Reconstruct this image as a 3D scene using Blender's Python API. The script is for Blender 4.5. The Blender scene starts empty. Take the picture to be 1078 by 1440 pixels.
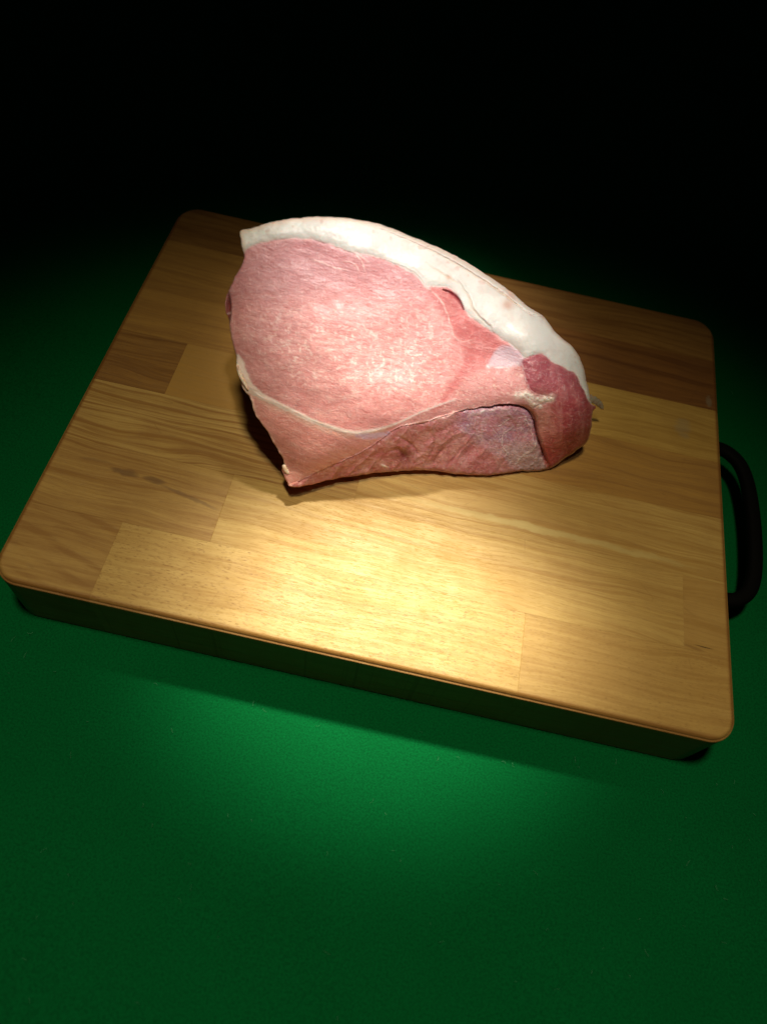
import bpy, bmesh, math, random
import numpy as np
from mathutils import Vector, Matrix, noise as mn

# ------------------------------------------------------------------ camera
S = bpy.context.scene
COL = S.collection
CM = 0.01
TB = 4.6                 # board thickness, cm (z = 0 is the cloth)
cam_d = bpy.data.cameras.new("camera")
cam = bpy.data.objects.new("camera", cam_d)
COL.objects.link(cam)
AX = [(0.97554652, 0.19055186, 0.10953985), (-0.21974655, 0.83532726, 0.50392442), (0.00452211, -0.51567271, 0.85677372)]
Mc = Matrix([[AX[0][i], AX[1][i], AX[2][i], 0] for i in range(3)] + [[0, 0, 0, 1]])
Mc.translation = Vector((19.6202, -13.0724, 36.8996 + TB)) * CM
cam.matrix_world = Mc
cam_d.sensor_fit = 'VERTICAL'
cam_d.sensor_height = 24.0
cam_d.lens = 24.0 * 1040 / 1440
cam_d.clip_start = 0.01
cam_d.clip_end = 50
cam_d.dof.use_dof = True
cam_d.dof.focus_distance = 0.44
cam_d.dof.aperture_fstop = 3.2
S.camera = cam

# ------------------------------------------------------------------ world, lamps, exposure
W = bpy.data.worlds.new("World")
S.world = W
W.use_nodes = True
W.node_tree.nodes["Background"].inputs[0].default_value = (0.9, 0.95, 1.0, 1)
W.node_tree.nodes["Background"].inputs[1].default_value = 0.004
S.view_settings.view_transform = 'Standard'
S.view_settings.look = 'None'
S.view_settings.exposure = 0
S.view_settings.gamma = 1

def spot(name, loc, aim, power, cone, blend, col, size):
    d = bpy.data.lights.new(name, 'SPOT')
    d.energy = power; d.spot_size = math.radians(cone); d.spot_blend = blend
    d.color = col; d.shadow_soft_size = size
    o = bpy.data.objects.new(name, d); COL.objects.link(o)
    o.location = Vector(loc) * CM
    o.rotation_euler = (Vector(aim) - Vector(loc)).to_track_quat('-Z', 'Y').to_euler()
    return o
#LIGHTS
A = spot("spot_lamp", (20, 44, 90), (20.8, 3.2, TB), 88, 13.0, 0.95, (1.0, 0.92, 0.66), 0.042)
A.scale = (1.24, 0.72, 1.0)          # an oval beam
spot("meat_fill", (22.0, -4, 78), (19.0, 19.0, 11), 24, 19.0, 0.9, (1.0, 0.95, 0.96), 0.03)  # added fill that brightens the cut face
spot("wide_fill", (14, 0, 120), (22, -7, 0), 26, 45.5, 1.0, (1.0, 0.87, 0.54), 0.06)  # added wide fill over the board and the cloth in front
#ENDLIGHTS

# ------------------------------------------------------------------ node helpers
class NT:
    def __init__(s, name):
        s.m = bpy.data.materials.new(name); s.m.use_nodes = True
        s.t = s.m.node_tree; s.t.nodes.clear()
        s.out = s.t.nodes.new("ShaderNodeOutputMaterial")
        s.b = s.t.nodes.new("ShaderNodeBsdfPrincipled")
        s.t.links.new(s.b.outputs[0], s.out.inputs[0])
    def n(s, typ, **k):
        x = s.t.nodes.new(typ)
        for a, v in k.items(): setattr(x, a, v)
        return x
    def set(s, sock, v):
        if isinstance(v, bpy.types.NodeSocket): s.t.links.new(v, sock)
        else: sock.default_value = v
    def math(s, op, a, b=0.0, c=None, clamp=False):
        x = s.n("ShaderNodeMath", operation=op, use_clamp=clamp)
        s.set(x.inputs[0], a); s.set(x.inputs[1], b)
        if c is not None: s.set(x.inputs[2], c)
        return x.outputs[0]
    def mix(s, f, a, b, mode='MIX'):
        x = s.n("ShaderNodeMix", data_type='RGBA', blend_type=mode)
        s.set(x.inputs[0], f); s.set(x.inputs[6], a); s.set(x.inputs[7], b)
        return x.outputs[2]
    def comb(s, x, y, z=0.0):
        c = s.n("ShaderNodeCombineXYZ")
        s.set(c.inputs[0], x); s.set(c.inputs[1], y); s.set(c.inputs[2], z)
        return c.outputs[0]
    def noise(s, vec, scale=1.0, detail=3.0, rough=0.5, dist=0.0):
        x = s.n("ShaderNodeTexNoise")
        s.set(x.inputs["Vector"], vec); x.inputs["Scale"].default_value = scale
        x.inputs["Detail"].default_value = detail; x.inputs["Roughness"].default_value = rough
        x.inputs["Distortion"].default_value = dist
        return x.outputs[0]
    def ramp(s, f, lo, hi, a=0.0, b=1.0, smooth=True):
        x = s.n("ShaderNodeMapRange", interpolation_type='SMOOTHSTEP' if smooth else 'LINEAR')
        s.set(x.inputs[0], f); x.inputs[1].default_value = lo; x.inputs[2].default_value = hi
        x.inputs[3].default_value = a; x.inputs[4].default_value = b
        return x.outputs[0]
    def bump(s, h, strength, dist, normal=None):
        x = s.n("ShaderNodeBump"); x.inputs["Strength"].default_value = strength
        x.inputs["Distance"].default_value = dist; s.set(x.inputs["Height"], h)
        if normal is not None: s.set(x.inputs["Normal"], normal)
        return x.outputs[0]

def link(name, me, mat, parent=None, label=None):
    o = bpy.data.objects.new(name, me); COL.objects.link(o)
    if mat is not None and not me.materials: me.materials.append(mat)
    if parent is not None: o.parent = parent
    if label: o['label'] = label
    return o

# ------------------------------------------------------------------ green cloth
def cloth_material():
    t = NT("green_baize")
    co = t.n("ShaderNodeNewGeometry").outputs["Position"]
    f1 = t.noise(co, 900, 3, 0.65)
    f2 = t.noise(co, 2400, 2, 0.6)
    f3 = t.noise(co, 22, 3, 0.5)
    base = t.mix(f3, (0.0006, 0.116, 0.029, 1), (0.0008, 0.138, 0.036, 1))
    base = t.mix(t.ramp(f1, 0.35, 0.70, 0.0, 0.7), base, (0.0003, 0.062, 0.017, 1))
    base = t.mix(t.ramp(f2, 0.60, 0.76, 0.0, 0.4), base, (0.010, 0.24, 0.085, 1))
    t.set(t.b.inputs["Base Color"], base)
    t.b.inputs["Roughness"].default_value = 1.0
    t.b.inputs["Specular IOR Level"].default_value = 0.08
    h = t.math('ADD', t.math('MULTIPLY', f1, 0.7), t.math('MULTIPLY', f2, 0.5))
    t.set(t.b.inputs["Normal"], t.bump(h, 0.55, 0.0012))
    return t.m

def make_cloth():
    # fine near the board, coarse to the far edge; very gentle waviness of laid fabric
    xs = sorted(set([-150, -110, -75, -50] + list(np.arange(-30, 75, 1.5)) + [95, 125, 160, 200]))
    ys = sorted(set([-120, -80, -50] + list(np.arange(-30, 60, 1.5)) + [80, 110, 150, 200, 260]))
    bm = bmesh.new(); g = []
    for y in ys:
        row = []
        for x in xs:
            dx = max(0 - x, x - 40, 0); dy = max(0 - y, y - 31.3, 0); d = math.hypot(dx, dy)
            z = 0.0 if d <= 0 else min(1, d / 8) * 0.10 * mn.noise(Vector((x * 0.07, y * 0.07, 3.1)))
            row.append(bm.verts.new((x * CM, y * CM, z * CM)))
        g.append(row)
    for j in range(len(ys) - 1):
        for i in range(len(xs) - 1):
            bm.faces.new((g[j][i], g[j][i + 1], g[j + 1][i + 1], g[j + 1][i]))
    me = bpy.data.meshes.new("table_cloth"); bm.to_mesh(me); bm.free()
    for p in me.polygons: p.use_smooth = True
    o = link("table_cloth", me, cloth_material())
    o['kind'] = 'structure'; o['label'] = 'dark green felt cloth under the cutting board'
make_cloth()

def make_lint():
    rnd = random.Random(4)
    bm = bmesh.new()
    for k in range(150):
        x = rnd.uniform(-8, 48); y = rnd.uniform(-22, 0) if rnd.random() < .85 else rnd.uniform(0, 30)
        if -1 < x < 42 and y > -0.6: continue
        L = rnd.uniform(.08, .38); a = rnd.uniform(0, 6.28); w = rnd.uniform(.004, .008)
        cur = rnd.uniform(-2.5, 2.5); prev = None
        p = Vector((x, y, 0.09 + rnd.uniform(0, .03)))
        for i in range(6):
            d = Vector((math.cos(a), math.sin(a), 0)); s = Vector((-d.y, d.x, 0)) * w
            zz = Vector((0, 0, .03 * math.sin(i / 5 * math.pi)))
            ring = [bm.verts.new((p + zz + s) * CM), bm.verts.new((p + zz - s) * CM), bm.verts.new((p + zz + Vector((0, 0, w * 1.6))) * CM)]
            if prev:
                for q in range(3):
                    bm.faces.new((prev[q], prev[(q + 1) % 3], ring[(q + 1) % 3], ring[q]))
            prev = ring; p = p + d * L / 5; a += cur / 5
    me = bpy.data.meshes.new("lint"); bm.to_mesh(me); bm.free()
    t = NT("lint_fibre"); t.b.inputs["Base Color"].default_value = (0.12, 0.42, 0.24, 1); t.b.inputs["Roughness"].default_value = .9
    o = link("lint", me, t.m); o['kind'] = 'stuff'; o['label'] = 'tiny pale lint fibres caught on the green cloth'; o['category'] = 'lint'
make_lint()

# ------------------------------------------------------------------ cutting board
BW, BD = 40.0, 31.26
RC = 1.55                                   # corner radius
PROFILE = [(0.0, -TB + 0.12), (0.0, -0.27), (0.015, -0.235), (0.085, -0.215), (0.095, -0.17), (0.13, -0.10), (0.20, -0.035), (0.265, -0.007), (0.30, 0.0)]
SEAM = [(0.0, -TB + 0.12), (0.0, -0.27), (0.0, -0.235), (0.0, -0.215), (0.0, -0.17), (0.0, -0.10), (0.0, -0.035), (0.0, -0.007), (0.010, 0.0)]

def wood_material(name, seed, light, dark, mode, ring=9.0, flecks=0.3, contrast=0.5, slope=0.0, y0=0.0, spots=(), red=0.0):
    """mode 'straight': long streaks; 'ring': strong ring-porous lines; 'arch': cathedral arches"""
    t = NT(name)
    pos = t.n("ShaderNodeNewGeometry").outputs["Position"]
    sp = t.n("ShaderNodeSeparateXYZ"); t.t.links.new(pos, sp.inputs[0])
    X = t.math('MULTIPLY', sp.outputs[0], 100.0); Y = t.math('MULTIPLY', sp.outputs[1], 100.0); Z = t.math('MULTIPLY', sp.outputs[2], 100.0)
    so = seed * 13.7
    # depth makes the figure run down the edge faces too
    yy = t.math('ADD', t.math('ADD', Y, t.math('MULTIPLY', Z, 1.15)), t.math('MULTIPLY', X, slope))
    warp = t.noise(t.comb(t.math('MULTIPLY', X, 0.10), t.math('MULTIPLY', yy, 0.35), so), 1.0, 2, 0.5)
    yw = t.math('ADD', yy, t.math('MULTIPLY', t.math('SUBTRACT', warp, 0.5), 1.6))
    # broad tone
    tone = t.noise(t.comb(t.math('MULTIPLY', X, 0.06), t.math('MULTIPLY', yw, 0.9), so + 3), 1.0, 3, 0.55)
    streak = t.noise(t.comb(t.math('MULTIPLY', X, 0.16), t.math('MULTIPLY', yw, 5.0), so + 5), 1.0, 4, 0.6)
    fine = t.noise(t.comb(t.math('MULTIPLY', X, 0.9), t.math('MULTIPLY', yw, 34.0), so + 7), 1.0, 3, 0.6)
    if mode == 'arch':
        ya = t.math('SUBTRACT', yy, y0)
        rad = t.math('SQRT', t.math('ADD', t.math('MULTIPLY', ya, ya), 0.15))
        v = t.math('ADD', t.math('ADD', rad, t.math('MULTIPLY', X, 0.32)), t.math('MULTIPLY', warp, 1.1))
    else:
        v = t.math('ADD', yw, t.math('MULTIPLY', streak, 0.10))
    sn = t.math('SINE', t.math('MULTIPLY', v, ring))
    sn2 = t.math('SINE', t.math('MULTIPLY', v, ring * 0.37))
    rings = t.math('MULTIPLY', t.ramp(sn, 0.15, 1.0), t.ramp(sn2, -1.0, 0.6, 0.35, 1.0))
    rings = t.math('MULTIPLY', rings, t.ramp(streak, 0.3, 0.6, 0.45, 1.0))
    f = t.math('ADD', t.math('MULTIPLY', t.ramp(tone, 0.3, 0.7), 0.45), t.math('MULTIPLY', t.ramp(streak, 0.38, 0.64), 0.48))
    f = t.math('ADD', f, t.math('MULTIPLY', rings, contrast))
    f = t.math('ADD', f, t.math('MULTIPLY', t.math('SUBTRACT', fine, 0.5), 0.85))
    lines = t.noise(t.comb(t.math('MULTIPLY', X, 0.22), t.math('MULTIPLY', yw, 15.0), so + 9), 1.0, 3, 0.65)
    f = t.math('ADD', f, t.math('MULTIPLY', t.math('SUBTRACT', lines, 0.47), 0.9), clamp=True)
    col = t.mix(f, (*light, 1), (*dark, 1))
    # pores: short dark dashes
    po = t.noise(t.comb(t.math('MULTIPLY', X, 2.2), t.math('MULTIPLY', yw, 30.0), so + 11), 1.0, 2, 0.5)
    pores = t.ramp(po, 0.60, 0.72, 0.0, 0.55)
    # lens-shaped beech flecks
    fl = t.noise(t.comb(t.math('MULTIPLY', X, 4.2), t.math('MULTIPLY', Y, 19.0), so + 17), 1.0, 1.0, 0.4)
    flk = t.math('MULTIPLY', t.ramp(fl, 0.60, 0.74), flecks)
    dk = (dark[0] * 0.48, dark[1] * 0.42, dark[2] * 0.35, 1)
    col = t.mix(t.math('MULTIPLY', pores, 0.55), col, dk)
    col = t.mix(flk, col, (dark[0] * 0.62, dark[1] * 0.5, dark[2] * 0.40, 1))
    # knots / mineral streaks / smears:  (x, y, rx, ry, slope, colour, amount)
    for (sx, sy, rx, ry, sl, c, am) in spots:
        dx = t.math('SUBTRACT', X, sx); dy = t.math('SUBTRACT', Y, sy)
        dy = t.math('ADD', dy, t.math('MULTIPLY', dx, sl))
        dy = t.math('ADD', dy, t.math('MULTIPLY', t.math('SUBTRACT', t.noise(t.comb(t.math('MULTIPLY', X, 0.8), t.math('MULTIPLY', Y, 2.0), so), 1.0, 3, 0.6), 0.5), ry * 2.2))
        e = t.math('ADD', t.math('POWER', t.math('ABSOLUTE', t.math('DIVIDE', dx, rx)), 2.0), t.math('POWER', t.math('ABSOLUTE', t.math('DIVIDE', dy, ry)), 2.0))
        col = t.mix(t.ramp(e, 0.15, 1.1, am, 0.0), col, (*c, 1))
    # darker red-brown arris and sides all round the board
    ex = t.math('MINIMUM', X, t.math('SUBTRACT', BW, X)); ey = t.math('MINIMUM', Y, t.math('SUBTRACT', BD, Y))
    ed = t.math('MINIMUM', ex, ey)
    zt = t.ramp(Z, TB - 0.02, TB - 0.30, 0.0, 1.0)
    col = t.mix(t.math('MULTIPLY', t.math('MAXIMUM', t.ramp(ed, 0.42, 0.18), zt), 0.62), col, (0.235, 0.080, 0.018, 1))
    cloud = t.noise(t.comb(X, Y, so), 0.35, 4, 0.6)
    t.set(t.b.inputs["Base Color"], t.mix(t.ramp(cloud, 0.35, 0.65, 0.0, 0.20), col, (dark[0] * .8, dark[1] * .72, dark[2] * .6, 1)))
    t.set(t.b.inputs["Roughness"], t.ramp(t.math('ADD', t.math('MULTIPLY', cloud, 0.6), t.math('MULTIPLY', streak, 0.4)), 0.3, 0.7, 0.40, 0.56))
    t.b.inputs["Specular IOR Level"].default_value = 0.45
    vo = t.n("ShaderNodeTexVoronoi", feature='DISTANCE_TO_EDGE'); t.set(vo.inputs["Vector"], t.comb(t.math('MULTIPLY', t.math('ADD', X, t.math('MULTIPLY', Y, 0.5)), 0.10), t.math('MULTIPLY', t.math('SUBTRACT', Y, t.math('MULTIPLY', X, 0.35)), 0.55), so)); vo.inputs["Scale"].default_value = 1.0
    scr = t.math('MULTIPLY', t.ramp(vo.outputs[0], 0.006, 0.0), t.ramp(cloud, 0.45, 0.62))
    t.set(t.b.inputs["Base Color"], t.mix(t.math('MULTIPLY', scr, 0.30), t.b.inputs["Base Color"].links[0].from_socket, (dark[0] * .7, dark[1] * .62, dark[2] * .5, 1)))
    h = t.math('SUBTRACT', t.math('MULTIPLY', fine, 0.5), t.math('ADD', t.math('MULTIPLY', pores, 0.9), t.math('MULTIPLY', rings, 0.5)))
    t.set(t.b.inputs["Normal"], t.bump(h, 0.35, 0.0004))
    return t.m

def stave_mesh(x0, x1, y0, y1):
    """one glued block, cut from the rounded board outline, with the board's routed arris on its outer sides"""
    L, R_, F, K = x0 <= 0.001, x1 >= BW - 0.001, y0 <= 0.001, y1 >= BD - 0.001
    sides = []          # (normal, offset, outer) going counter-clockwise, x.n = offset
    def side(nx, ny, c, outer): sides.append((nx, ny, c, outer))
    def arc(cx, cy, a0):
        for i in range(1, 12):
            a = math.radians(a0 + 90 * i / 12); nx, ny = math.cos(a), math.sin(a)
            side(nx, ny, nx * cx + ny * cy + RC, True)
    side(0, -1, -y0, F)
    if F and R_: arc(x1 - RC, y0 + RC, 270)
    side(1, 0, x1, R_)
    if R_ and K: arc(x1 - RC, y1 - RC, 0)
    side(0, 1, y1, K)
    if K and L: arc(x0 + RC, y1 - RC, 90)
    side(-1, 0, -x0, L)
    if L and F: arc(x0 + RC, y0 + RC, 180)
    n = len(sides); bm = bmesh.new(); rings = []
    layers = [(0.10, -TB, 0.0)] + [(a[0], a[1], b[0]) for a, b in zip(PROFILE, SEAM)]
    gap = 0.0012
    for k, (off, z, so) in enumerate(layers):
        ring = []
        dz = -0.0 
        for i in range(n):
            a, b = sides[i - 1], sides[i]
            ca = a[2] - (off if a[3] else gap + so * (0.5 + abs(a[0]))); cb = b[2] - (off if b[3] else gap + so * (0.5 + abs(b[0])))
            det = a[0] * b[1] - a[1] * b[0]
            ring.append(bm.verts.new((((ca * b[1] - cb * a[1]) / det) * CM, ((a[0] * cb - b[0] * ca) / det) * CM, (TB + z) * CM)))
        rings.append(ring)
    for k in range(len(rings) - 1):
        for i in range(n):
            j = (i + 1) % n
            bm.faces.new((rings[k][i], rings[k][j], rings[k + 1][j], rings[k + 1][i]))
    bm.faces.new(rings[-1]); bm.faces.new(list(reversed(rings[0])))
    me = bpy.data.meshes.new("stave"); bm.to_mesh(me); bm.free()
    return me

board = bpy.data.objects.new("cutting_board", None); COL.objects.link(board)
board['label'] = 'thick wooden cutting board of glued staves lying on the green cloth'; board['category'] = 'cutting board'
ROWS = [0, 4.80, 9.42, 13.96, 18.30, 22.66, 27.2, BD]
PALE = (0.59, 0.385, 0.125); TAN = (0.52, 0.318, 0.100); MID = (0.46, 0.25, 0.062); BRN = (0.36, 0.185, 0.050); DKB = (0.27, 0.115, 0.030)
D1 = (0.42, 0.235, 0.062); D2 = (0.33, 0.165, 0.042); D3 = (0.20, 0.085, 0.020); D4 = (0.15, 0.055, 0.014)
KN = (0.17, 0.085, 0.035); GREY = (0.30, 0.27, 0.20)
staves = [
    # row, x0, x1, light, dark, mode, kw
    (0, 0, 5.50, TAN, D2, 'arch', dict(ring=5.5, contrast=.55, y0=2.2, flecks=.1)),
    (0, 5.50, 28.3, PALE, D1, 'straight', dict(flecks=.85, contrast=.10, ring=4)),
    (0, 28.3, 40, (.57, .36, .115), D1, 'straight', dict(flecks=.5, contrast=.12, ring=4)),
    (1, 0, 10.45, TAN, D2, 'straight', dict(ring=7, contrast=.30, flecks=.15, slope=.04, spots=[(4.4, 7.95, 1.0, .26, .05, KN, .75), (6.2, 7.85, .8, .24, .05, KN, .7), (8.4, 7.25, 2.2, .16, .22, KN, .55), (2.6, 8.3, 1.2, .12, .0, KN, .3)])),
    (1, 10.45, 37.24, PALE, D1, 'straight', dict(ring=8, contrast=.30, flecks=.12, slope=.02)),
    (1, 37.24, 40, TAN, D1, 'arch', dict(ring=4, contrast=.22, y0=7.2, flecks=.1, spots=[(38.35, 5.17, .62, .035, .03, (0.05, .025, .01), .95), (37.8, 5.0, .7, .10, .1, D4, .4)])),
    (2, 0, 17.6, PALE, D2, 'ring', dict(ring=13, contrast=.85, flecks=.0)),
    (2, 17.6, 40, PALE, D1, 'ring', dict(ring=7.5, contrast=.55, flecks=.05, slope=.03, spots=[(29.0, 10.3, 10, .30, .02, (0.60, .46, .19), .7)])),
    (3, 0, 4.65, BRN, D3, 'straight', dict(contrast=.25, flecks=.1)),
    (3, 4.65, 21.0, MID, D1, 'straight', dict(contrast=.25, flecks=.1)),
    (3, 21.0, 40, MID, D2, 'straight', dict(ring=6, contrast=.45, flecks=.0)),
    (4, 0, 13.0, MID, D2, 'straight', dict(ring=5, contrast=.4, flecks=.1)),
    (4, 13.0, 40, (0.55, .34, .09), (.38, .21, .045), 'straight', dict(ring=5, contrast=.25, flecks=.0, spots=[(37.4, 20.5, .7, .8, 0, GREY, .35)])),
    (5, 0, 16.0, MID, D2, 'straight', dict(ring=6, contrast=.4, flecks=.05)),
    (5, 16.0, 40, DKB, D4, 'straight', dict(ring=5, contrast=.35, flecks=.0, spots=[(39.3, 23.4, .25, .6, 0, GREY, .45)])),
    (6, 0, 40, BRN, D3, 'straight', dict(ring=6, contrast=.3, flecks=.0)),
]
for i, (r, a, b, lt, dk, mode, kw) in enumerate(staves):
    mt = wood_material("oiled_wood_%02d" % i, i + 1.0, lt, dk, mode, **kw)
    link("stave", stave_mesh(a, b, ROWS[r], ROWS[r + 1]), mt, board)

def tube(path, w, h, seg=14):
    """flattened bar swept along a smooth path (cm), section w wide and h high"""
    bm = bmesh.new(); prev = None; N = len(path)
    for i, p in enumerate(path):
        p = Vector(p); d = (Vector(path[min(i + 1, N - 1)]) - Vector(path[max(i - 1, 0)])).normalized()
        s = d.cross(Vector((0, 0, 1))).normalized()
        ring = []
        for q in range(seg):
            a = 2 * math.pi * q / seg; c, sn = math.cos(a), math.sin(a)
            c = math.copysign(abs(c) ** .75, c); sn = math.copysign(abs(sn) ** .75, sn)
            ring.append(bm.verts.new((p + s * (c * w / 2) + Vector((0, 0, sn * h / 2))) * CM))
        if prev:
            for q in range(seg): bm.faces.new((prev[q], prev[(q + 1) % seg], ring[(q + 1) % seg], ring[q]))
        else: bm.faces.new(list(reversed(ring)))
        prev = ring
    bm.faces.new(prev)
    me = bpy.data.meshes.new("handle"); bm.to_mesh(me); bm.free()
    for p in me.polygons: p.use_smooth = True
    return me

def catmull(pts, per, closed=False):
    P = [np.array(p, float) for p in pts]; n = len(P); out = []
    rng = range(n) if closed else range(n - 1)
    for i in rng:
        p0 = P[(i - 1) % n] if closed or i > 0 else P[0]; p1 = P[i]; p2 = P[(i + 1) % n]; p3 = P[(i + 2) % n] if closed or i + 2 < n else P[-1]
        for k in range(per):
            t = k / per
            out.append(0.5 * ((2 * p1) + (-p0 + p2) * t + (2 * p0 - 5 * p1 + 4 * p2 - p3) * t * t + (-p0 + 3 * p1 - 3 * p2 + p3) * t ** 3))
    if not closed: out.append(P[-1])
    return np.array(out)

bt = NT("black_iron"); bt.b.inputs["Base Color"].default_value = (0.003, 0.003, 0.003, 1)
bt.b.inputs["Roughness"].default_value = .7; bt.b.inputs["Specular IOR Level"].default_value = .06
gp = bt.n("ShaderNodeNewGeometry").outputs["Position"]
bt.set(bt.b.inputs["Normal"], bt.bump(bt.noise(gp, 600, 3, .6), .3, .0005))
hp = [(40.15, 10.0, 2.3), (40.8, 9.75, 2.3), (41.7, 9.95, 2.3), (42.55, 10.8, 2.3), (43.0, 12.6, 2.3), (43.15, 15.6, 2.3), (43.0, 18.6, 2.3), (42.55, 20.4, 2.3), (41.7, 21.3, 2.3), (40.8, 21.5, 2.3), (40.15, 21.25, 2.3)]
handle = link("handle", tube([tuple(p) for p in catmull(hp, 8)], .92, .75), bt.m, board, "black curved metal handle on the board's right side")
for yy in (10.0, 21.25):
    bm = bmesh.new()
    bmesh.ops.create_cone(bm, cap_ends=True, segments=28, radius1=.95 * CM, radius2=.80 * CM, depth=.22 * CM, matrix=Matrix.Translation(Vector((40.115, yy, 2.3)) * CM) @ Matrix.Rotation(math.pi / 2, 4, 'Y'))
    me = bpy.data.meshes.new("mounting_plate"); bm.to_mesh(me); bm.free()
    link("mounting_plate", me, bt.m, handle)

CTRL = [(-3.289,4.783,0.35),(-6.309,6.069,0.2),(-6.242,2.798,0.2),(-0.359,6.39,0.35),(-0.171,3.087,0.35),(2.044,4.689,0.25),(-8.542,5.242,-0.05),(-8.374,7.032,-0.05),(-9.307,5.941,-0.5),(-8.345,3.432,-0.05),(-5.298,8.95,0.1),(-7.097,8.492,0.1),(-8.2,8.953,0.0),(-2.701,8.23,0.15),(-4.606,10.096,0.1),(-6.411,9.849,0.05),(-2.042,9.856,0.05),(1.003,8.825,0.0),(-8.605,9.469,-0.2),(-6.453,10.321,-0.15),(-4.657,10.585,-0.2),(-1.346,10.412,-0.35),(1.734,9.5,-0.5),(5.027,8.045,-1.1),(7.891,6.368,-1.5),(10.042,4.714,-1.9),(10.969,2.922,-2.2),(2.612,7.67,-0.05),(4.669,6.322,-0.1),(6.692,5.225,0.28),(5.04,7.107,-0.5),(8.045,5.0,-0.45),(9.535,3.9,-1.1),(3.103,6.23,0.05),(4.406,4.812,-0.1),(5.667,4.115,-0.15),(3.328,3.246,0.15),(4.966,2.557,0.2),(6.766,2.825,0.05),(7.932,3.456,-0.05),(9.073,2.529,-0.15),(9.72,1.139,-0.5),(9.571,-0.153,-1.1),(10.582,1.947,-1.0),(11.193,0.252,-1.8),(11.605,1.284,-2.2),(8.05,1.682,-0.35),(8.176,0.181,-1.35),(8.989,-1.38,-2.3),(9.297,-0.64,-1.6),(3.085,1.307,0.1),(5.059,1.625,0.1),(6.869,1.852,0.0),(1.541,0.663,0.15),(0.001,0.01,0.1),(3.987,0.625,-0.5),(5.599,0.89,-0.5),(7.096,0.804,-0.8),(5.798,-0.314,-1.25),(4.115,-0.361,-1.1),(7.578,-0.506,-1.7),(2.469,-0.604,-0.9),(0.849,-0.855,-0.8),(-0.749,-1.332,-0.9),(6.022,-1.672,-2.1),(3.863,-1.719,-1.9),(1.746,-1.765,-1.7),(0.086,-1.878,-1.5),(7.843,-1.881,-2.5),(6.224,-2.985,-2.797),(3.577,-2.991,-2.584),(1.838,-2.834,-2.597),(0.129,-2.853,-2.371),(-1.536,-3.074,-2.09),(-3.571,-3.326,-1.709),(-4.744,-3.586,-1.321),(-5.966,-3.75,-0.887),(7.583,-2.815,-3.098),(9.474,-2.598,-3.237),(10.673,-1.773,-3.338),(11.727,-0.842,-3.265),(-6.244,0.903,-0.05),(-4.294,-0.17,-0.02),(-1.949,-0.306,0.05),(-5.061,-0.995,-0.15),(-3.497,-1.134,-0.15),(-6.445,-0.673,-0.3),(-5.676,-2.063,-0.55),(-4.291,-2.216,-0.55),(-2.321,-1.31,-0.3),(-7.235,0.068,-0.35),(-8.001,1.192,-0.3),(-6.69,-1.6,-0.7),(-6.244,-2.757,-1.0),(-8.659,1.918,-0.35),(-5.306,-3.036,-0.9)]
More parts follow.
